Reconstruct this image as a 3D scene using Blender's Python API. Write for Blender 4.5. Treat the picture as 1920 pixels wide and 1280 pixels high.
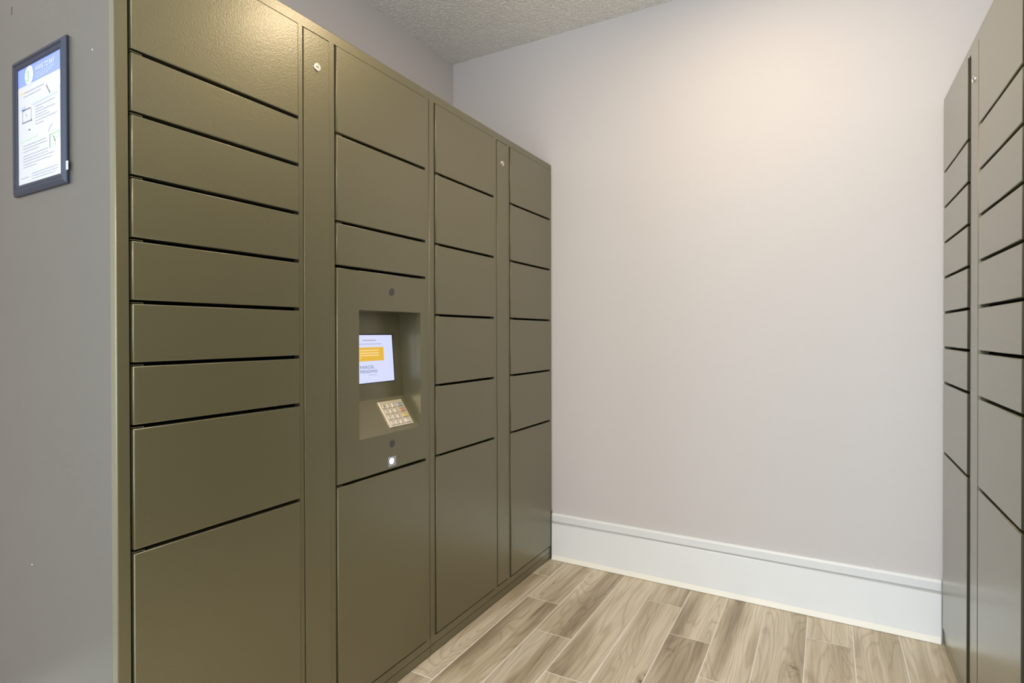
import bpy, bmesh, math, random
from mathutils import Vector, Matrix, Euler

for o in list(bpy.data.objects):
    bpy.data.objects.remove(o, do_unlink=True)
SC = bpy.context.scene
COL = SC.collection
R = math.radians

# ------------------------------------------------------------------ camera
CAM_H = 1.135
yaw, pit, rol, FPX = R(29.5636), R(0.3272), R(-0.1266), 1044.93
fw = Vector((-math.sin(yaw)*math.cos(pit), math.cos(yaw)*math.cos(pit), -math.sin(pit)))
r0 = Vector((math.cos(yaw), math.sin(yaw), 0)); u0 = r0.cross(fw)
rr = math.cos(rol)*r0 + math.sin(rol)*u0
uu = -math.sin(rol)*r0 + math.cos(rol)*u0
cd = bpy.data.cameras.new('camera'); cam = bpy.data.objects.new('camera', cd); COL.objects.link(cam)
cam.matrix_world = Matrix(((rr.x, uu.x, -fw.x, 0), (rr.y, uu.y, -fw.y, 0), (rr.z, uu.z, -fw.z, CAM_H), (0, 0, 0, 1)))
cd.sensor_width = 36.0; cd.sensor_fit = 'HORIZONTAL'; cd.lens = FPX/1920*36.0
cd.shift_y = -8.66/1920; cd.clip_start = 0.02
SC.camera = cam

# ------------------------------------------------------------------ view, world, lights
SC.view_settings.view_transform = 'Standard'
SC.view_settings.look = 'None'
SC.view_settings.exposure = 0.0
SC.view_settings.gamma = 1.0
SC.view_settings.use_curve_mapping = False

w = bpy.data.worlds.new('daylight'); SC.world = w; w.use_nodes = True
bg = w.node_tree.nodes['Background']
bg.inputs['Color'].default_value = (0.62, 0.78, 1.0, 1); bg.inputs['Strength'].default_value = 1.0

CEIL = 2.6334
def area(name, loc, rot, size, energy, color, size_y=None, shape='DISK', spread=180):
    l = bpy.data.lights.new(name, 'AREA'); l.shape = shape; l.size = size
    if size_y: l.size_y = size_y
    l.energy = energy; l.color = color; l.spread = R(spread)
    o = bpy.data.objects.new(name, l); COL.objects.link(o)
    o.location = loc; o.rotation_euler = rot
    return o
area('downlight_lamp', (-0.20, 1.75, CEIL-0.012), (0, 0, 0), 0.24, 11.6, (1.0, 0.79, 0.53))
area('downlight_lamp', (-0.20, -0.35, CEIL-0.012), (0, 0, 0), 0.24, 25.0, (1.0, 0.85, 0.67))  # assumed second lamp behind the viewer, added to light the locker fronts
area('daylight_fill', (-0.45, -2.62, 1.35), (R(90), 0, 0), 2.2, 68.0, (0.85, 0.93, 1.0), 2.2, 'RECTANGLE')  # assumed daylight behind the viewer, added to lift the general level
area('daylight_fill', (-1.87, -1.25, 1.35), (R(90), 0, R(-90)), 1.9, 90.0, (0.59, 0.79, 1.0), 2.1, 'RECTANGLE')  # added cool fill for the side panel and right row, source unseen

# ------------------------------------------------------------------ helpers
def link(name, bm, mats, parent=None, smooth=False):
    me = bpy.data.meshes.new(name)
    bmesh.ops.recalc_face_normals(bm, faces=bm.faces[:])
    bm.to_mesh(me); bm.free()
    if not isinstance(mats, (list, tuple)): mats = [mats]
    for m in mats: me.materials.append(m)
    if smooth:
        for p in me.polygons: p.use_smooth = True
    o = bpy.data.objects.new(name, me); COL.objects.link(o)
    if parent: o.parent = parent
    return o

def empty(name, loc, rz=0):
    o = bpy.data.objects.new(name, None); COL.objects.link(o)
    o.empty_display_size = 0.1; o.location = loc; o.rotation_euler = (0, 0, rz)
    return o

def tag(o, label=None, cat=None, group=None, kind=None):
    if label: o['label'] = label
    if cat: o['category'] = cat
    if group: o['group'] = group
    if kind: o['kind'] = kind
    return o

def box(bm, x0, x1, y0, y1, z0, z1, bev=0.0, seg=2, sel=None, mi=0):
    """box; bevels the edges whose midpoint passes sel (all if None)"""
    tmp = bmesh.new()
    bmesh.ops.create_cube(tmp, size=1)
    for v in tmp.verts:
        v.co = Vector(((x0+x1)/2 + v.co.x*(x1-x0), (y0+y1)/2 + v.co.y*(y1-y0), (z0+z1)/2 + v.co.z*(z1-z0)))
    if bev > 0:
        es = [e for e in tmp.edges if sel is None or sel((e.verts[0].co+e.verts[1].co)/2)]
        if es:
            rs = bmesh.ops.bevel(tmp, geom=es, offset=bev, segments=seg, profile=0.5, affect='EDGES')
            for f in rs['faces']: f.smooth = True
    for f in tmp.faces: f.material_index = mi
    me = bpy.data.meshes.new('tmp'); tmp.to_mesh(me); tmp.free()
    bm.from_mesh(me); bpy.data.meshes.remove(me)

def prism(bm, pts, axis, a0, a1, mi=0):
    """extrude polygon pts (2D) along axis between a0, a1.  axis 'y': pts are (x,z); axis 'x': pts are (y,z); 'z': (x,y)"""
    def P(p, t):
        if axis == 'y': return (p[0], t, p[1])
        if axis == 'x': return (t, p[0], p[1])
        return (p[0], p[1], t)
    A = [bm.verts.new(P(p, a0)) for p in pts]; B = [bm.verts.new(P(p, a1)) for p in pts]
    n = len(pts)
    fs = [bm.faces.new(A), bm.faces.new(B[::-1])]
    for i in range(n): fs.append(bm.faces.new((A[i], B[i], B[(i+1) % n], A[(i+1) % n])))
    for f in fs: f.material_index = mi

def disc_profile(bm, prof, n=24, M=Matrix.Identity(4), mi=0):
    """lathe around local +x: prof = [(radius, x)...]"""
    rings = []
    for (r, x) in prof:
        if r < 1e-6: rings.append([bm.verts.new(M @ Vector((x, 0, 0)))]); continue
        rings.append([bm.verts.new(M @ Vector((x, r*math.cos(2*math.pi*k/n), r*math.sin(2*math.pi*k/n)))) for k in range(n)])
    for a, b in zip(rings, rings[1:]):
        for k in range(n):
            k2 = (k+1) % n
            if len(a) == 1 and len(b) == 1: continue
            if len(a) == 1: f = bm.faces.new((a[0], b[k], b[k2]))
            elif len(b) == 1: f = bm.faces.new((a[k], b[0], a[k2]))
            else: f = bm.faces.new((a[k], b[k], b[k2], a[k2]))
            f.material_index = mi

def quad(bm, a, b, c, d, mi=0):
    f = bm.faces.new([bm.verts.new(p) for p in (a, b, c, d)]); f.material_index = mi

# ------------------------------------------------------------------ materials
def new_mat(name):
    m = bpy.data.materials.new(name); m.use_nodes = True
    nt = m.node_tree; b = nt.nodes['Principled BSDF']
    return m, nt, b
def N(nt, t, **kw):
    n = nt.nodes.new(t)
    for k, v in kw.items(): setattr(n, k, v)
    return n
def simple(name, col, rough=0.5, metal=0.0, spec=0.5, emit=None, es=0.0):
    m, nt, b = new_mat(name)
    b.inputs['Base Color'].default_value = (*col, 1); b.inputs['Roughness'].default_value = rough
    b.inputs['Metallic'].default_value = metal; b.inputs['Specular IOR Level'].default_value = spec
    if emit:
        b.inputs['Emission Color'].default_value = (*emit, 1); b.inputs['Emission Strength'].default_value = es
    return m
def bumpy(name, col, rough, scale, dist, strength=1.0, detail=3, metal=0.0, spec=0.5, var=0.0, ramp=None):
    m, nt, b = new_mat(name)
    tc = N(nt, 'ShaderNodeTexCoord')
    no = N(nt, 'ShaderNodeTexNoise'); no.inputs['Scale'].default_value = scale; no.inputs['Detail'].default_value = detail
    nt.links.new(tc.outputs['Object'], no.inputs['Vector'])
    src = no.outputs['Fac']
    if ramp:
        cr = N(nt, 'ShaderNodeValToRGB'); cr.color_ramp.elements[0].position = ramp[0]; cr.color_ramp.elements[1].position = ramp[1]
        nt.links.new(src, cr.inputs['Fac']); src = cr.outputs['Color']
    bu = N(nt, 'ShaderNodeBump'); bu.inputs['Strength'].default_value = strength; bu.inputs['Distance'].default_value = dist
    nt.links.new(src, bu.inputs['Height']); nt.links.new(bu.outputs['Normal'], b.inputs['Normal'])
    b.inputs['Roughness'].default_value = rough; b.inputs['Metallic'].default_value = metal
    b.inputs['Specular IOR Level'].default_value = spec
    b.inputs['Base Color'].default_value = (*col, 1)
    if var > 0:
        n2 = N(nt, 'ShaderNodeTexNoise'); n2.inputs['Scale'].default_value = 2.2; n2.inputs['Detail'].default_value = 4
        nt.links.new(tc.outputs['Object'], n2.inputs['Vector'])
        mx = N(nt, 'ShaderNodeMix', data_type='RGBA')
        mx.inputs[6].default_value = (*[c*(1-var) for c in col], 1); mx.inputs[7].default_value = (*[min(1, c*(1+var)) for c in col], 1)
        nt.links.new(n2.outputs['Fac'], mx.inputs[0]); nt.links.new(mx.outputs[2], b.inputs['Base Color'])
    return m

M_paint = bumpy('taupe_powder_coat', (0.187, 0.171, 0.098), 0.45, 300, 0.0004, 0.7, 2, spec=0.4, metal=0.70, var=0.03)
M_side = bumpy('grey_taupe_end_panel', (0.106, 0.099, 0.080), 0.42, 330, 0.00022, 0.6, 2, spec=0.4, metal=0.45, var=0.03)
for m_ in (M_paint, M_side):      # clear powder-coat gloss over the metallic pigment
    b_ = m_.node_tree.nodes['Principled BSDF']
    b_.inputs['Coat Weight'].default_value = 1.0; b_.inputs['Coat Roughness'].default_value = 0.22; b_.inputs['Coat IOR'].default_value = 1.42
    nb_ = [n for n in m_.node_tree.nodes if n.bl_idname == 'ShaderNodeBump'][0]
    m_.node_tree.links.new(nb_.outputs['Normal'], b_.inputs['Coat Normal'])
M_void = simple('black_locker_interior', (0.01, 0.01, 0.009), 0.8)
M_wall = bumpy('greige_wall_paint', (0.635, 0.590, 0.570), 0.75, 70, 0.0012, 0.35, 3, spec=0.3, var=0.012)
M_ceil = bumpy('knockdown_ceiling_paint', (0.92, 0.89, 0.84), 0.9, 80, 0.006, 0.8, 3, spec=0.2, ramp=(0.42, 0.62))
M_white = bumpy('white_trim_paint', (0.86, 0.86, 0.85), 0.38, 25, 0.0006, 0.3, 3, var=0.01)
M_shoe = bumpy('cream_caulk', (0.93, 0.89, 0.79), 0.5, 40, 0.002, 0.5, 3, var=0.02)
M_grout = bumpy('pale_grout', (0.84, 0.79, 0.71), 0.9, 160, 0.001, 0.5)
M_chrome = simple('nickel', (0.80, 0.76, 0.70), 0.22, 1.0)
M_dark = simple('black_plastic', (0.006, 0.006, 0.007), 0.5, spec=0.25)
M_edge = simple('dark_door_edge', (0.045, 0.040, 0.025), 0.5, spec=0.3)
M_lens = simple('dark_grey_lens', (0.05, 0.05, 0.05), 0.18)
M_frame = simple('black_frame_lacquer', (0.012, 0.017, 0.034), 0.42, spec=0.45)
M_paper = simple('white_paper', (0.53, 0.52, 0.54), 0.5)
M_rubber = simple('rubber', (0.015, 0.015, 0.015), 0.8)

def wood_mat():
    m, nt, b = new_mat('oak_look_porcelain')
    L = nt.links.new
    tc = N(nt, 'ShaderNodeTexCoord'); oi = N(nt, 'ShaderNodeObjectInfo')
    sc = N(nt, 'ShaderNodeVectorMath', operation='SCALE')
    cv = N(nt, 'ShaderNodeCombineXYZ')
    mul = N(nt, 'ShaderNodeMath', operation='MULTIPLY'); mul.inputs[1].default_value = 37.0
    L(oi.outputs['Random'], mul.inputs[0])
    mul2 = N(nt, 'ShaderNodeMath', operation='MULTIPLY'); mul2.inputs[1].default_value = 91.0
    L(oi.outputs['Random'], mul2.inputs[0])
    L(mul.outputs[0], cv.inputs[0]); L(mul2.outputs[0], cv.inputs[1]); L(mul.outputs[0], cv.inputs[2])
    add = N(nt, 'ShaderNodeVectorMath', operation='ADD')
    L(tc.outputs['Object'], add.inputs[0]); L(cv.outputs[0], add.inputs[1])
    def mapped(sx, sy):
        mp = N(nt, 'ShaderNodeMapping'); mp.inputs['Scale'].default_value = (sx, sy, 1)
        L(add.outputs[0], mp.inputs['Vector']); return mp.outputs[0]
    def noise(vec, scale, detail=3, rough=0.5, dist=0.0):
        n = N(nt, 'ShaderNodeTexNoise'); n.inputs['Scale'].default_value = scale; n.inputs['Detail'].default_value = detail
        n.inputs['Roughness'].default_value = rough; n.inputs['Distortion'].default_value = dist
        L(vec, n.inputs['Vector']); return n.outputs['Fac']
    def ramp(fac, *st):
        c = N(nt, 'ShaderNodeValToRGB'); e = c.color_ramp.elements
        e[0].position, e[0].color = st[0][0], (*st[0][1], 1); e[1].position, e[1].color = st[-1][0], (*st[-1][1], 1)
        for p, cc in st[1:-1]:
            q = e.new(p); q.color = (*cc, 1)
        L(fac, c.inputs['Fac']); return c.outputs['Color']
    def mix(t, a, bb, fac, blend='MIX'):
        x = N(nt, 'ShaderNodeMix', data_type='RGBA', blend_type=blend)
        if isinstance(fac, float): x.inputs[0].default_value = fac
        else: L(fac, x.inputs[0])
        for i, v in ((6, a), (7, bb)):
            if isinstance(v, tuple): x.inputs[i].default_value = (*v, 1)
            else: L(v, x.inputs[i])
        return x.outputs[2]
    # broad board figure: pale sapwood into darker heartwood, drawn out along the length
    broad = noise(mapped(1, 0.075), 10.0, 3, 0.55, 0.25)
    base = ramp(broad, (0.30, (0.360, 0.285, 0.190)), (0.42, (0.570, 0.475, 0.340)), (0.55, (0.760, 0.660, 0.510)), (0.72, (0.820, 0.730, 0.585)))
    # growth rings: level lines of a long stretched noise
    h = noise(mapped(1, 0.11), 7.5, 2, 0.35, 0.5)
    m1 = N(nt, 'ShaderNodeMath', operation='MULTIPLY'); m1.inputs[1].default_value = 170.0; L(h, m1.inputs[0])
    sn = N(nt, 'ShaderNodeMath', operation='SINE'); L(m1.outputs[0], sn.inputs[0])
    ring = ramp(sn.outputs[0], (0.0, (1, 1, 1)), (0.45, (0.98, 0.975, 0.97)), (1.0, (0.80, 0.765, 0.71)))
    c = mix(0, base, ring, 0.8, 'MULTIPLY')
    # fine pores and streaks
    fine = noise(mapped(1, 0.025), 200.0, 3, 0.65)
    fr = ramp(fine, (0.32, (0.80, 0.77, 0.72)), (0.54, (1, 1, 1)))
    c = mix(0, c, fr, 0.85, 'MULTIPLY')
    mid = noise(mapped(1, 0.03), 55.0, 3, 0.6)
    mr = ramp(mid, (0.30, (0.84, 0.81, 0.76)), (0.50, (1, 1, 1)))
    c = mix(0, c, mr, 0.8, 'MULTIPLY')
    # dark smoky streaks and knots
    st = noise(mapped(1, 0.07), 11.0, 4, 0.55, 0.5)
    sr = ramp(st, (0.60, (1, 1, 1)), (0.70, (0.66, 0.61, 0.51)))
    c = mix(0, c, sr, 0.9, 'MULTIPLY')
    vo = N(nt, 'ShaderNodeTexVoronoi'); vo.inputs['Scale'].default_value = 4.5
    L(mapped(1, 0.40), vo.inputs['Vector'])
    kr = ramp(vo.outputs['Distance'], (0.02, (0.26, 0.21, 0.13)), (0.12, (1, 1, 1)))
    kmask = noise(mapped(1, 0.6), 34.0, 3, 0.6, 1.0)
    kk = mix(0, kr, (1, 1, 1), ramp(kmask, (0.42, (0, 0, 0)), (0.60, (1, 1, 1))))
    c = mix(0, c, kk, 1.0, 'MULTIPLY')
    # board to board tone
    tone = ramp(oi.outputs['Random'], (0.0, (0.80, 0.79, 0.77)), (0.5, (1.0, 1.0, 1.0)), (1.0, (0.90, 0.885, 0.86)))
    c = mix(0, c, tone, 1.0, 'MULTIPLY')
    L(c, b.inputs['Base Color'])
    b.inputs['Roughness'].default_value = 0.42
    bu = N(nt, 'ShaderNodeBump'); bu.inputs['Strength'].default_value = 0.25; bu.inputs['Distance'].default_value = 0.0006
    L(fine, bu.inputs['Height']); L(bu.outputs['Normal'], b.inputs['Normal'])
    return m
M_wood = wood_mat()

# ------------------------------------------------------------------ room shell
A_ = -1.2136          # front plane of the left lockers
B_ = 0.3629           # front plane of the right locker
YB = 2.550            # back wall
XL, XR, YF = -1.8195, 0.985, -2.70
def struct(name, bm, m, parent=None):
    o = link(name, bm, m, parent)
    if parent is None: o['kind'] = 'structure'
    return o
bm = bmesh.new(); box(bm, XL-0.1, XR+0.1, YB, YB+0.1, -0.05, CEIL+0.1); struct('wall_back', bm, M_wall)
bm = bmesh.new()      # unseen opening in its front part, added for the cool side fill
box(bm, XL-0.1, XL, -0.27, YB, -0.05, CEIL+0.1); box(bm, XL-0.1, XL, YF, -2.23, -0.05, CEIL+0.1)
box(bm, XL-0.1, XL, -2.23, -0.27, -0.05, 0.27); box(bm, XL-0.1, XL, -2.23, -0.27, 2.43, CEIL+0.1)
struct('wall_left', bm, M_wall)
bm = bmesh.new(); box(bm, XR, XR+0.1, YF, YB, -0.05, CEIL+0.1); struct('wall_right', bm, M_wall)
bm = bmesh.new(); box(bm, XL, XR, YF, YB, CEIL, CEIL+0.1); struct('ceiling', bm, M_ceil)
# wall behind the viewer, with a broad opening added for the daylight fill
bm = bmesh.new()
wx0, wx1, wz0, wz1 = -1.60, 0.70, 0.22, 2.46
box(bm, XL-0.1, wx0, YF-0.12, YF, -0.05, CEIL+0.1); box(bm, wx1, XR+0.1, YF-0.12, YF, -0.05, CEIL+0.1)
box(bm, wx0, wx1, YF-0.12, YF, -0.05, wz0); box(bm, wx0, wx1, YF-0.12, YF, wz1, CEIL+0.1)
struct('wall_front', bm, M_wall)

# floor: grout bed with separate plank tiles
bm = bmesh.new(); box(bm, XL, XR, YF, YB, -0.05, -0.0008)
floor = struct('floor', bm, M_grout)
PW, PL, G0 = 0.15148, 0.8860, -1.1305
off = {0: 2.3445, 1: 2.1235, 2: 1.9010, 3: 1.6805}
shared = {}
rng = random.Random(4)
for s in range(-4, 15):
    x1 = G0 + PW*s; x0 = x1 - PW
    x0 = max(x0+0.0019, XL+0.001); x1 = min(x1-0.0019, XR-0.001)
    if x1-x0 < 0.01: continue
    y = off[s % 4] + PL
    while y > YF:
        ya, yb = max(y-PL+0.0019, YF+0.001), min(y-0.0019, YB-0.001)
        y -= PL
        if yb-ya < 0.01: continue
        key = (round(x1-x0, 4), round(yb-ya, 4))
        if key not in shared:
            bm = bmesh.new()
            box(bm, -(x1-x0)/2, (x1-x0)/2, -(yb-ya)/2, (yb-ya)/2, -0.009, 0.0, 0.0008, 1, lambda c: c.z > -0.001)
            o = link('floor_plank', bm, M_wood, floor); shared[key] = o
        else:
            o = shared[key].copy(); COL.objects.link(o)
        o.location = ((x0+x1)/2, (ya+yb)/2, 0)

# baseboards
def baseboard(name, x0, x1, ywall, d, cap_breaks=()):
    """board running along x against a wall at ywall, proud towards -y"""
    bm = bmesh.new()
    box(bm, x0, x1, ywall-0.0145, ywall-0.0005, 0.003, 0.1835, 0.0030, 3, lambda c: c.z > 0.18 and c.y < ywall-0.01)
    bb = struct(name, bm, M_white)
    xs = [x0] + list(cap_breaks) + [x1]
    for i in range(len(xs)-1):
        bm = bmesh.new()
        dy = 0.0012*(i % 2)
        prism(bm, [(ywall-0.0005, 0.1902), (ywall-0.0075-dy, 0.1902), (ywall-0.0085-dy, 0.1960), (ywall-0.0128-dy, 0.2205), (ywall-0.0122-dy, 0.2235), (ywall-0.007-dy, 0.2288), (ywall-0.0005, 0.2297)], 'x', xs[i]+0.0002, xs[i+1]-0.0002)
        link('cap_rail', bm, M_white, bb)
    bm = bmesh.new()
    yq = ywall-0.0146
    prism(bm, [(yq, 0.0015), (yq-0.0105, 0.0015), (yq-0.0105, 0.004), (yq-0.0075, 0.0105), (yq-0.0035, 0.0175), (yq, 0.0222)], 'x', x0+0.004, x1-0.002)
    link('shoe_moulding', bm, M_shoe, bb)
    return bb
baseboard('baseboard_back', A_+0.003, B_-0.002, YB, -1, (-0.655,))
# left wall, in front of the lockers (mirrored in their side panel)
bm = bmesh.new(); box(bm, XL+0.0005, XL+0.0145, YF+0.01, 0.565, 0.003, 0.2295, 0.0035, 3, lambda c: c.z > 0.2 and c.x > XL+0.01)
struct('baseboard_left', bm, M_white)

# ------------------------------------------------------------------ parcel lockers
ZT, ZDT, ZDB, ZK = 1.9846, 1.9514, 0.0690, 0.0346
FX, DX = 0.0, 0.0052        # frame face and door face (local x)
def locker(loc, rz, label, W, openings, side_panel=True):
    """cabinet in local axes: front looks to +x, width along +y.  openings = [(y0, y1)]"""
    root = empty('parcel_locker', loc, rz)
    tag(root, label, 'locker', 'parcel lockers lining the room')
    bm = bmesh.new()
    # carcass (behind the doors) and its black inside
    box(bm, -0.596, -0.112, 0.0125, W-0.0125, 0.012, ZT-0.002)
    for f in bm.faces:
        if f.calc_center_median().x > -0.12: f.material_index = 1
    link('carcass', bm, [M_paint, M_void], root)
    for ya, yb in ((0.0, 0.012), (W-0.012, W)):
        bm = bmesh.new(); box(bm, -0.597, -0.0201, ya, yb, 0.006, ZT-0.0005)
        link('side_panel', bm, M_side, root)
    bm = bmesh.new(); box(bm, -0.1119, -0.0202, 0.0121, W-0.0121, ZT-0.003, ZT-0.001); link('top_panel', bm, M_paint, root)
    # face frame
    bm = bmesh.new()
    lo, hi = openings[0][0], openings[-1][1]
    bv = 0.0022
    box(bm, -0.02, FX, 0, W, ZDT+0.0035, ZT, bv, 3, lambda c: c.x > -0.001 and (c.z > ZT-0.001))
    box(bm, -0.02, FX, 0, W, ZK+0.0008, ZDB-0.0064)
    box(bm, -0.02, FX, 0, lo, ZDB-0.0064, ZDT+0.0035, bv, 3, lambda c: c.x > -0.001 and c.y < 1e-4)
    box(bm, -0.02, FX, hi, W, ZDB-0.0064, ZDT+0.0035, bv, 3, lambda c: c.x > -0.001 and c.y > W-1e-4)
    for (a, b), (c2, d) in zip(openings, openings[1:]):
        box(bm, -0.02, FX, b, c2, ZDB-0.0064, ZDT+0.0035)
    link('face_frame', bm, M_paint, root)
    bm = bmesh.new(); box(bm, -0.02, FX-0.0004, 0.0006, W-0.0006, 0.0052, ZK-0.0016); link('plinth', bm, M_paint, root)
    for fx in (-0.05, -0.55):
        for fy in (0.06, W-0.06):
            bm = bmesh.new(); disc_profile(bm, [(0, 0), (0.02, 0), (0.02, 0.0125), (0, 0.0125)], 12, Matrix.Translation((fx, fy, 0)) @ Matrix.Rotation(R(-90), 4, 'Y'))
            link('levelling_foot', bm, M_rubber, root)
    return root

GAPH = 0.0085
def door(root, y0, y1, z0, z1, name='door', dx=DX, tab=True, dark=False):
    bm = bmesh.new()
    box(bm, -0.018, dx, y0, y1, z0, z1, 0.0024, 5, lambda c: c.x > dx-0.001)
    if tab:   # folded corner lug showing in the gap above the door
        box(bm, -0.012, dx-0.0022, y0-0.0015, y0+0.019, z1+0.0022, z1+0.0034)
        box(bm, -0.012, dx-0.0022, y0+0.019, y0+0.0203, z1-0.0005, z1+0.0034)
    if dark:  # darker material on the edge face towards the viewer
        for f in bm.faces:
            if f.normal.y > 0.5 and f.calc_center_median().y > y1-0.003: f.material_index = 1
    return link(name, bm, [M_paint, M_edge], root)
def doors(root, y0, y1, joints, skip=None, dark=False):
    """joints = top edges of the lower doors, from the top down"""
    tops = [ZDT] + joints
    bots = [j+GAPH for j in joints] + [ZDB]
    for i, (t, b) in enumerate(zip(tops, bots)):
        if skip is not None and i == skip: continue
        door(root, y0, y1, b, t, tab=i > 0, dark=dark)
def lock_panel(root, y0, y1, ly, lz):
    bm = bmesh.new()
    box(bm, -0.018, 0.0022, y0, y1, ZDB-0.0012, ZDT+0.0005, 0.0012, 2, lambda c: c.x > 0.001)
    p = link('service_panel', bm, M_paint, root)
    bm = bmesh.new()
    T = Matrix.Translation((0.0022, ly, lz))
    disc_profile(bm, [(0.0115, 0), (0.0115, 0.0022), (0.0100, 0.0036), (0.0078, 0.0036), (0.0074, 0.0028), (0, 0.0028)], 28, T)
    k = link('cam_lock', bm, M_chrome, p)
    bm = bmesh.new()
    box(bm, 0.0045, 0.0053, ly-0.0042, ly+0.0042, lz-0.0011, lz+0.0011)
    link('key_slot', bm, M_dark, p)
    return p

ROW6 = [1.7000, 1.5757, 1.4486, 1.3228, 1.1966, 1.0706, 0.9446, 0.6930]
AX = A_ - 0.0035
# --- left, nearest unit (with the control panel)
Y0 = 0.5686
W1 = 0.9888
L1 = locker((AX, Y0, 0), 0, 'olive taupe parcel locker with a recessed screen and keypad, framed notice on its side', W1,
            [(0.0236, 0.4365), (0.4500, 0.5410), (0.5592, 0.9672)])
doors(L1, 0.0284, 0.4330, ROW6)
lock_panel(L1, 0.4520, 0.5395, 1.0651-Y0, 1.8637)
J3 = [1.7003, 1.4503, 1.3240, 0.6957]
CY0, CY1 = 0.5632, 0.9640
doors(L1, CY0, CY1, J3, skip=3)
# --- left, far unit
Y1 = 1.5582
W2 = 0.9896
L2 = locker((AX, Y1, 0), 0, 'olive taupe parcel locker with six doors per column, beside the left end of the baseboard', W2,
            [(0.0280, 0.4335), (0.4565, 0.5478), (0.5640, 0.9720)])
J5 = [1.7010, 1.4500, 1.1970, 0.9468, 0.6953]
doors(L2, 0.0322, 0.4300, J5)
lock_panel(L2, 0.4583, 0.5463, 2.0591-Y1, 1.8629)
doors(L2, 0.5678, 0.9688, J5)
# --- right unit
YR = 2.5465
L3 = locker((B_+0.0035, YR, 0), math.pi, 'parcel locker at the right edge with two columns of nine doors, mirroring the white baseboard', W2,
            [(0.0240, 0.4420), (0.4565, 0.5478), (0.5640, 0.9800)])
ROWR = [1.7035, 1.5773, 1.4520, 1.3272, 1.2022, 1.0777, 0.9520, 0.7010]
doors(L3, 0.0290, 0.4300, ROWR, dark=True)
lock_panel(L3, 0.4583, 0.5463, YR-2.0512, 1.8634)
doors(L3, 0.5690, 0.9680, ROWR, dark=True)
# the right-hand row goes on towards the viewer, just past the frame (mirrored in the left doors)
L4 = locker((B_+0.0035, YR-W2-0.0006, 0), math.pi, 'parcel locker continuing the right row towards the viewer, past the right edge', W2,
            [(0.0240, 0.4420), (0.4565, 0.5478), (0.5640, 0.9800)])
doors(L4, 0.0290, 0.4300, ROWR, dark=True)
lock_panel(L4, 0.4583, 0.5463, YR-2.0512, 1.8634)
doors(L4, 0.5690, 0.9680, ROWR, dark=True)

# ------------------------------------------------------------------ control panel of the near left unit
def loc_(p):      # world point -> local of L1
    return Vector((p[0]-AX, p[1]-Y0, p[2]))
pz0, pz1 = J3[3]+GAPH, J3[2]
ry0, ry1, rz0, rz1 = 1.2157-Y0, 1.5021-Y0, 0.8197, 1.2070
XT, XB, ZB = -1.3088-AX, -1.2869-AX, 0.9219      # back plate top / bottom (local x), fold height
bm = bmesh.new()
e = 0.0024
box(bm, -0.018, DX, CY0, ry0, pz0, pz1, e, 3, lambda c: c.x > DX-0.001 and (c.y < CY0+1e-4 or c.z < pz0+1e-4 or c.z > pz1-1e-4))
box(bm, -0.018, DX, ry1, CY1, pz0, pz1, e, 3, lambda c: c.x > DX-0.001 and (c.y > CY1-1e-4 or c.z < pz0+1e-4 or c.z > pz1-1e-4))
box(bm, -0.018, DX, ry0, ry1, pz0, rz0, e, 3, lambda c: c.x > DX-0.001 and c.z < pz0+1e-4)
box(bm, -0.018, DX, ry0, ry1, rz1, pz1, e, 3, lambda c: c.x > DX-0.001 and c.z > pz1-1e-4)
t = 0.0015
prof_in = [(DX-0.0003, rz1), (XT, rz1), (XB, ZB), (DX-0.0003, rz0)]
# side cheeks of the recess, its lid, sloping back plate and shelf
prism(bm, [(-0.0185, rz1+t), (XT-t, rz1+t), (XB-t, ZB-t), (-0.0185, rz0-0.001)], 'y', ry0-t, ry0)
prism(bm, [(-0.0185, rz1+t), (XT-t, rz1+t), (XB-t, ZB-t), (-0.0185, rz0-0.001)], 'y', ry1, ry1+t)
prism(bm, [(-0.018, rz1), (-0.018, rz1+t), (XT-t, rz1+t), (XT-t, rz1)], 'y', ry0, ry1)
prism(bm, [(XT, rz1), (XT-t, rz1), (XB-t, ZB-0.0005), (XB, ZB)], 'y', ry0, ry1)
prism(bm, [(XB, ZB), (XB-t, ZB-0.0005), (DX-0.0035, rz0-0.003), (DX-0.0002, rz0)], 'y', ry0, ry1)
panel = link('control_panel', bm, M_paint, L1)

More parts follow.
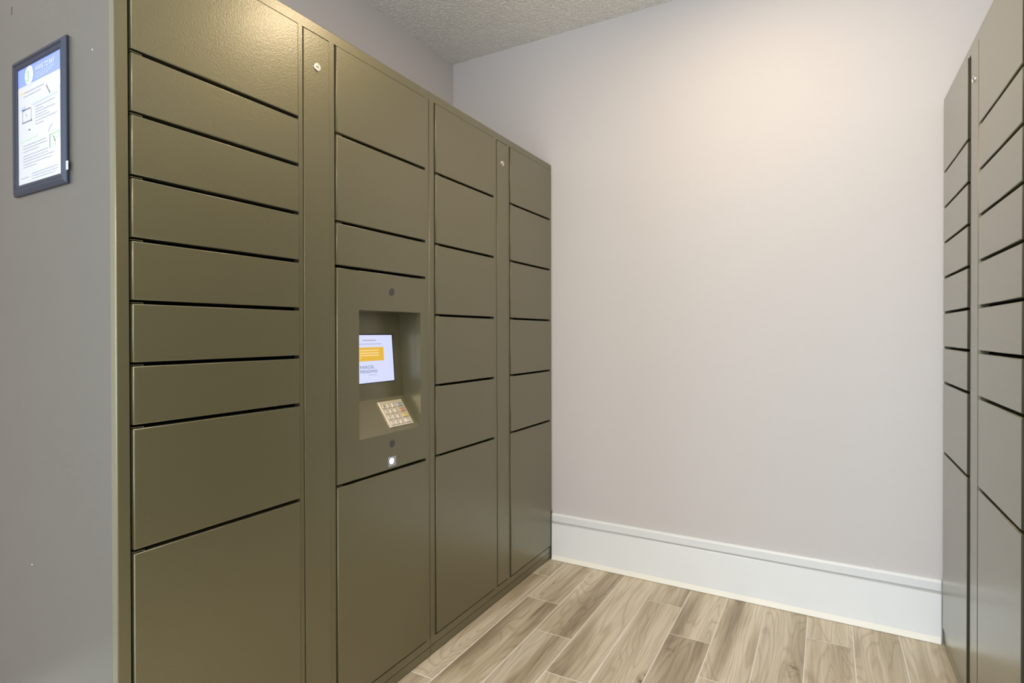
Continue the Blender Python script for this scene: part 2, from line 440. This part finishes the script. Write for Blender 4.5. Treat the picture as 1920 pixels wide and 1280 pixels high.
# frames on the two sloped planes: origin top-left, u along y, v down the slope, n outward
def frame_on(p0, p1):
    d = Vector((p1[0]-p0[0], 0, p1[1]-p0[1])); d.normalize()
    n = Vector((-d.z, 0, d.x))
    if n.x < 0: n = -n
    return d, n
dB, nB = frame_on((XT, rz1), (XB, ZB))
dS, nS = frame_on((XB, ZB), (DX, rz0))
def on_plane(x0, z0, d, n, y, z, h):
    s = (z - z0)/d.z
    return Vector((x0, 0, z0)) + d*s + n*h + Vector((0, y, 0))
def PB(y, z, h=0): return on_plane(XT, rz1, dB, nB, y-Y0, z, h)       # world y,z on the back plate
def PS(y, s, h=0): return Vector((XB, 0, ZB)) + dS*s + nS*h + Vector((0, y-Y0, 0))   # s metres down the shelf
def slab(bm, F, y0, y1, a0, a1, h0, h1, bev=0.0, mi=0):
    tmp = bmesh.new()
    c = [F(y, a, h) for h in (h0, h1) for a in (a0, a1) for y in (y0, y1)]
    v = [tmp.verts.new(p) for p in c]
    for q in ((0, 1, 3, 2), (4, 6, 7, 5), (0, 4, 5, 1), (2, 3, 7, 6), (0, 2, 6, 4), (1, 5, 7, 3)): tmp.faces.new([v[i] for i in q])
    bmesh.ops.recalc_face_normals(tmp, faces=tmp.faces[:])
    if bev: 
        top = set(v[4:])
        bmesh.ops.bevel(tmp, geom=[e_ for e_ in tmp.edges if e_.verts[0] in top and e_.verts[1] in top], offset=bev, segments=2, profile=0.5, affect='EDGES')
    for f in tmp.faces: f.material_index = mi
    me = bpy.data.meshes.new('t'); tmp.to_mesh(me); tmp.free(); bm.from_mesh(me); bpy.data.meshes.remove(me)

def text_mesh(name, s, mat, parent, origin, ux, uy, height, width=None, spacing=1.0, thick=0.0):
    """text as a flat mesh: cap height 'height', optionally squeezed to 'width'; ux, uy unit vectors"""
    cu = bpy.data.curves.new('t', 'FONT'); cu.body = s; cu.size = 1.0; cu.space_character = spacing; cu.offset = thick
    to = bpy.data.objects.new('t', cu); COL.objects.link(to)
    dg = bpy.context.evaluated_depsgraph_get(); dg.update()
    me = bpy.data.meshes.new_from_object(to.evaluated_get(dg))
    bpy.data.objects.remove(to); bpy.data.curves.remove(cu)
    xs = [v.co.x for v in me.vertices]; ys = [v.co.y for v in me.vertices]
    x0, x1, yy0, yy1 = min(xs), max(xs), min(ys), max(ys)
    ky = height/(yy1-yy0); kx = ky if width is None else width/(x1-x0)
    for v in me.vertices:
        v.co = origin + ux*((v.co.x-x0)*kx) + uy*((v.co.y-yy0)*ky)
    me.name = name; me.materials.append(mat)
    o = bpy.data.objects.new(name, me); COL.objects.link(o); o.parent = parent
    return o

# screen
def emis(name, col, s): return simple(name, (0.0, 0.0, 0.0), 0.25, spec=0.3, emit=col, es=s)
M_scr = emis('lit_screen', (0.70, 0.74, 1.0), 0.98)
M_scr_o = emis('lit_screen_orange', (0.80, 0.47, 0.05), 1.0)
M_scr_y = emis('lit_screen_pale_text', (1.0, 0.78, 0.42), 1.0)
M_scr_t = emis('lit_screen_grey_blue_text', (0.16, 0.20, 0.36), 1.0)
M_scr_g = emis('lit_screen_faint_text', (0.50, 0.52, 0.72), 1.0)
M_scr_k = emis('lit_screen_olive_text', (0.46, 0.42, 0.42), 1.0)
SY0, SY1, SZ0, SZ1 = 1.2460, 1.4570, 0.9772, 1.1315
bm = bmesh.new(); slab(bm, PB, SY0-0.005, SY1+0.0050, SZ0-0.0022, SZ1+0.0034, 0.0002, 0.0022, 0.0006)
bez = tag(link('screen_bezel', bm, M_dark, panel), 'thin black bezel of the screen')
bm = bmesh.new(); slab(bm, PB, SY0, SY1, SZ0, SZ1, 0.0015, 0.0026)
tag(link('screen', bm, M_scr, panel), 'lit white screen with an orange notice')
bm = bmesh.new(); slab(bm, PB, 1.2890, 1.4120, 1.0470, 1.0915, 0.0026, 0.0029)
link('screen_banner', bm, M_scr_o, panel)
bm = bmesh.new()
for i, (z, ye) in enumerate(((1.0815, 1.389), (1.0730, 1.389), (1.0655, 1.389), (1.0572, 1.308))):
    slab(bm, PB, 1.2960, ye, z-0.0013, z+0.0013, 0.0029, 0.0031)
tag(link('banner_text_lines', bm, M_scr_y, panel), kind='stuff')
bm = bmesh.new(); slab(bm, PB, 1.3180, 1.3790, 1.1125, 1.1160, 0.0026, 0.0028); link('screen_heading_line', bm, M_scr_k, panel)
bm = bmesh.new(); slab(bm, PB, 1.2990, 1.4050, 1.1005, 1.1040, 0.0026, 0.0028); link('screen_heading_line', bm, M_scr_g, panel)
bm = bmesh.new(); slab(bm, PB, 1.3370, 1.3760, 1.0010, 1.0034, 0.0026, 0.0028); link('screen_heading_line', bm, M_scr_g, panel)
UY = Vector((0, 1, 0))
text_mesh('screen_text', 'PARCEL', M_scr_t, panel, PB(1.3010, 1.0228, 0.0028), UY, -dB, 0.0098, 0.0645, 1.1, 0.012)
text_mesh('screen_text', 'PENDING', M_scr_t, panel, PB(1.3005, 1.0090, 0.0028), UY, -dB, 0.0098, 0.0765, 1.1, 0.012)

# keypad on the shelf
KY0, KY1, KS0, KS1 = 1.3600, 1.4745, 0.0140, 0.1105
M_key = simple('brushed_keys', (0.86, 0.79, 0.68), 0.30, 0.9)
M_plate = bumpy('brushed_keypad_plate', (0.84, 0.76, 0.64), 0.30, 300, 0.0002, 0.4, 2, metal=0.9)
M_kb = simple('blue_grey_key', (0.45, 0.55, 0.60), 0.3, 0.7)
M_kr = simple('dull_red_key', (0.70, 0.42, 0.36), 0.3, 0.7)
M_ky = simple('yellow_key', (0.80, 0.68, 0.30), 0.3, 0.7)
M_ink = simple('engraved_ink', (0.10, 0.08, 0.06), 0.6)
bm = bmesh.new(); slab(bm, PS, KY0, KY1, KS0, KS1, 0.0003, 0.0040, 0.0012)
tag(link('keypad', bm, M_plate, panel), 'brushed metal keypad plate on the sloping shelf')
kw, kh = KY1-KY0, KS1-KS0
digits = ['1', '2', '3', None, '4', '5', '6', None, '7', '8', '9', None, '*', '0', '#', None]
for r_ in range(4):
    for c_ in range(4):
        u = (0.150, 0.350, 0.548, 0.815)[c_]; v = (0.205, 0.422, 0.640, 0.856)[r_]
        hw = 0.074 if c_ < 3 else 0.112; hh = 0.072
        y0_, y1_ = KY0+(u-hw)*kw, KY0+(u+hw)*kw
        s0, s1 = KS0+(v-hh)*kh, KS0+(v+hh)*kh
        mat = M_key if c_ < 3 else (M_kb, M_kr, M_ky, M_key)[r_]
        # dark well around the key cap
        bm = bmesh.new()
        slab(bm, PS, y0_-0.0011, y1_+0.0011, s0-0.0011, s1+0.0011, 0.0030, 0.00405, 0, 1)
        slab(bm, PS, y0_, y1_, s0, s1, 0.0030, 0.0062, 0.0010, 0)
        k = link('key', bm, [mat, M_ink], panel)
        if c_ == 3: tag(k, ('blue grey wide key', 'dull red wide key', 'yellow wide key', 'plain metal wide key')[r_])
        g = digits[r_*4+c_]
        if g:
            hgt = 0.0062 if g not in '*' else 0.003
            text_mesh('key_digit', g, M_ink, panel, PS((y0_+y1_)/2-0.0022, (s0+s1)/2+hgt/2, 0.00628), UY, -dS, hgt, 0.0044)

# camera windows, scanner light
for zc, nm in ((1.2685, 'upper'), (0.7838, 'lower')):
    bm = bmesh.new(); T = Matrix.Translation((DX, 1.3597-Y0, zc))
    disc_profile(bm, [(0.0140, -0.001), (0.0140, 0.0004), (0.0128, 0.0008), (0.0122, 0.0002)], 28, T)
    link('lens_ring', bm, M_paint, panel)
    bm = bmesh.new(); disc_profile(bm, [(0.0124, 0.0002), (0.0, 0.0004)], 28, T)
    tag(link('lens_window', bm, M_lens, panel), 'dark round lens window')
bm = bmesh.new(); ly, lz = 1.3585-Y0, 0.7280
box(bm, DX-0.001, DX+0.0015, ly-0.018, ly+0.018, lz-0.0155, lz+0.0155, 0.0008, 2, lambda c: c.x > DX+0.001)
tag(link('light_bezel', bm, simple('clear_grey_bezel', (0.30, 0.33, 0.36), 0.15), panel), 'small grey bezel of the scanner light')
bm = bmesh.new(); disc_profile(bm, [(0.0095, 0.0), (0.0088, 0.0012), (0.0, 0.0022)], 20, Matrix.Translation((DX+0.0014, ly-0.004, lz+0.002)))
tag(link('scanner_light', bm, emis('white_led', (0.93, 0.96, 1.0), 7.0), panel), 'bright white light under the keypad')

# ------------------------------------------------------------------ framed notice on the side panel
FX0, FX1, FZ0, FZ1 = -1.6620, -1.4025, 1.4570, 1.7700
YS = Y0
pic = empty('framed_notice', ((FX0+FX1)/2, YS-0.0004, FZ0))
tag(pic, 'small black framed notice about three ways to pay, hung on the locker side panel', 'picture frame')
def pl(x, y, z): return Vector((x-pic.location.x, y-pic.location.y, z-pic.location.z))
FWD, DEP = 0.0232, 0.0098
prof = [(0.0, 0.0), (0.0, -0.0040), (0.0015, -0.0058), (0.0085, -DEP), (0.0112, -0.0096), (0.0126, -0.0074), (0.0145, -0.0072), (0.0158, -0.0080), (0.0212, -0.0072), (FWD, -0.0058), (FWD, 0.0)]
cs = [(FX0, FZ0, 1, 1), (FX1, FZ0, -1, 1), (FX1, FZ1, -1, -1), (FX0, FZ1, 1, -1)]
for i in range(4):
    a, b = cs[i], cs[(i+1) % 4]
    bm = bmesh.new()
    va = [bm.verts.new(pl(a[0]+a[2]*p, YS-0.0004+q, a[1]+a[3]*p)) for p, q in prof]
    vb = [bm.verts.new(pl(b[0]+b[2]*p, YS-0.0004+q, b[1]+b[3]*p)) for p, q in prof]
    n = len(prof)
    for k in range(n): bm.faces.new((va[k], va[(k+1) % n], vb[(k+1) % n], vb[k]))
    bm.faces.new(va); bm.faces.new(vb[::-1])
    link('frame_rail', bm, M_frame, pic)
PX0, PX1, PZ0, PZ1 = FX0+FWD-0.006, FX1-FWD+0.006, FZ0+FWD-0.006, FZ1-FWD+0.006
bm = bmesh.new(); box(bm, *sorted((PX0-pic.location.x, PX1-pic.location.x)), -0.0040, -0.001, PZ0-pic.location.z, PZ1-pic.location.z)
paper = tag(link('paper', bm, M_paper, pic), 'white printed sheet with a blue header')
QX0, QX1, QZ0, QZ1 = FX0+FWD, FX1-FWD, FZ0+FWD, FZ1-FWD      # visible part
def pu(u, v, h=0.0): return pl(QX0+u*(QX1-QX0), YS-0.0004-0.0042-h, QZ1-v*(QZ1-QZ0))
def pq(bm, u0, v0, u1, v1, h=0.0):
    quad(bm, pu(u0, v0, h), pu(u1, v0, h), pu(u1, v1, h), pu(u0, v1, h))
def pline(bm, u0, v0, u1, v1, t, h=0.0002):
    a, b = pu(u0, v0, h), pu(u1, v1, h); d = (b-a).normalized(); nn = Vector((-d.z, 0, d.x))*t/2
    quad(bm, a-nn, b-nn, b+nn, a+nn)
M_pb = simple('print_blue', (0.22, 0.29, 0.76), 0.35)
M_pw = simple('print_white', (0.58, 0.61, 0.66), 0.35)
M_pg = simple('print_green', (0.33, 0.56, 0.26), 0.35)
M_pgl = simple('print_pale_green', (0.50, 0.74, 0.46), 0.35)
M_pt = simple('print_grey', (0.31, 0.32, 0.37), 0.4)
M_pl = simple('print_pale_blue', (0.42, 0.47, 0.80), 0.4)
M_po = simple('print_orange', (0.92, 0.58, 0.36), 0.4)
M_py = simple('print_pale_yellow', (0.88, 0.89, 0.76), 0.4)
M_pk = simple('print_dark', (0.12, 0.13, 0.17), 0.4)
bm = bmesh.new(); pq(bm, -0.02, -0.02, 1.02, 0.155); link('header_band', bm, M_pb, paper)
bm = bmesh.new()
c0 = pu(0.275, 0.083, 0.0003); vs = [bm.verts.new(c0 + Vector((0.0215*math.cos(t_*math.pi/16), 0, 0.0215*math.sin(t_*math.pi/16)))) for t_ in range(32)]
bm.faces.new(vs); link('round_badge', bm, M_pw, paper)
UX, UZ = Vector((1, 0, 0)), Vector((0, 0, 1))
text_mesh('badge_numeral', '3', M_pg, paper, pu(0.205, 0.132, 0.0006), UX, UZ, 0.0250, 0.0150, 1.0, 0.02)
text_mesh('header_lettering', 'WAYS TO PAY', M_pw, paper, pu(0.42, 0.080, 0.0003), UX, UZ, 0.0115, 0.093, 1.0, 0.02)
def lines(name, mat, segs, t=0.0016):
    bm = bmesh.new()
    for s in segs: pline(bm, *s, t)
    o = link(name, bm, mat, paper)
    if len(segs) > 1: o['kind'] = 'stuff'
    return o
lines('header_text_lines', M_pl, [(0.42, 0.098, 0.86, 0.098), (0.42, 0.117, 0.80, 0.117), (0.42, 0.133, 0.72, 0.133)])
lines('orange_heading', M_po, [(0.06, 0.208, 0.20, 0.205), (0.06, 0.217, 0.11, 0.217)], 0.0034)
lines('text_lines', M_pt, [(0.16, 0.218, 0.62, 0.216), (0.13, 0.250, 0.55, 0.246)], 0.0014)
bm = bmesh.new(); pq(bm, 0.72, 0.175, 0.98, 0.285, 0.0001); link('yellow_picture', bm, M_py, paper)
lines('pen_picture', M_pk, [(0.67, 0.235, 0.755, 0.312)], 0.0030)
lines('blue_heading', M_pl, [(0.40, 0.342, 0.90, 0.330), (0.355, 0.345, 0.385, 0.345)], 0.0034)
lines('text_lines', M_pt, [(0.41, 0.372, 0.86, 0.370), (0.41, 0.398, 0.60, 0.396), (0.41, 0.420, 0.86, 0.418), (0.41, 0.445, 0.68, 0.444), (0.41, 0.468, 0.74, 0.466), (0.41, 0.494, 0.90, 0.490), (0.41, 0.520, 0.60, 0.520)], 0.0014)
for sg in [(0.10, 0.362, 0.30, 0.362), (0.10, 0.470, 0.325, 0.470), (0.32, 0.460, 0.33, 0.478)]: lines('computer_picture_line', M_pk, [sg], 0.0022)
for sg in [(0.11, 0.362, 0.11, 0.470), (0.315, 0.362, 0.315, 0.470), (0.19, 0.398, 0.21, 0.425)]: lines('computer_picture_line', M_pt, [sg], 0.0016)
lines('blue_roundel', M_pl, [(0.06, 0.345, 0.17, 0.340), (0.10, 0.365, 0.17, 0.362)], 0.0050)
lines('mouse_picture', M_pk, [(0.255, 0.545, 0.29, 0.548)], 0.0034)
lines('pencil_picture', M_pt, [(0.70, 0.622, 0.80, 0.565)], 0.0016)
bm = bmesh.new(); pq(bm, 0.74, 0.655, 0.96, 0.700, 0.0002); pq(bm, 0.74, 0.700, 0.86, 0.765, 0.0002); link('banknote_picture', bm, M_pgl, paper)
lines('banknote_edge', M_pg, [(0.74, 0.655, 0.96, 0.648), (0.745, 0.655, 0.745, 0.762), (0.82, 0.672, 0.86, 0.72)], 0.0022)
lines('green_heading', M_pgl, [(0.05, 0.627, 0.46, 0.617)], 0.0032)
lines('text_lines', M_pt, [(0.12, 0.672, 0.66, 0.668), (0.12, 0.697, 0.68, 0.693), (0.12, 0.722, 0.50, 0.720), (0.12, 0.760, 0.70, 0.756), (0.12, 0.783, 0.70, 0.780), (0.12, 0.806, 0.84, 0.802), (0.12, 0.832, 0.78, 0.828), (0.12, 0.856, 0.44, 0.854)], 0.0014)
lines('text_lines', M_pt, [(0.32, 0.925, 0.92, 0.920), (0.32, 0.947, 0.92, 0.942), (0.32, 0.969, 0.86, 0.964), (0.07, 0.945, 0.24, 0.944)], 0.0014)
bm = bmesh.new(); box(bm, FX1-pic.location.x-0.0015, FX1-pic.location.x+0.0060, -0.0056, -0.0044, 0.0270, 0.0455)
tag(link('adhesive_tab', bm, simple('pale_tab', (0.72, 0.80, 0.90), 0.4), pic), 'pale tab sticking out of the right edge')

# small marks of wear
bm = bmesh.new(); box(bm, -1.6855-AX, -1.6825-AX, -0.0006, 0.0002, 1.8935, 1.9125)
tag(link('slot_hole', bm, M_lens, L1), 'small dark slot near the top of the side panel')
M_chip = simple('bare_chip', (0.75, 0.76, 0.76), 0.5)
for cx_, cz_ in ((-1.3031, 1.7147), (-1.5965, 0.6053)):
    bm = bmesh.new(); disc_profile(bm, [(0.0016, 0.0), (0.0012, 0.0004), (0.0, 0.0005)], 8, Matrix.Translation((cx_-AX, 0, cz_)) @ Matrix.Rotation(R(-90), 4, 'Z'))
    link('paint_chip', bm, M_chip, L1)
bm = bmesh.new()
disc_profile(bm, [(0.0, -0.001), (0.007, 0.0), (0.0085, 0.0025), (0.006, 0.0048), (0.0, 0.0056)], 12, Matrix.Translation((0.0, W2-0.0055, 0.2350)) @ Matrix.Diagonal((1, 0.6, 1.3, 1)))
tag(link('sealant_dab', bm, simple('brick_red_sealant', (0.36, 0.13, 0.08), 0.6), L2), 'small brick red dab at the rear edge above the baseboard')
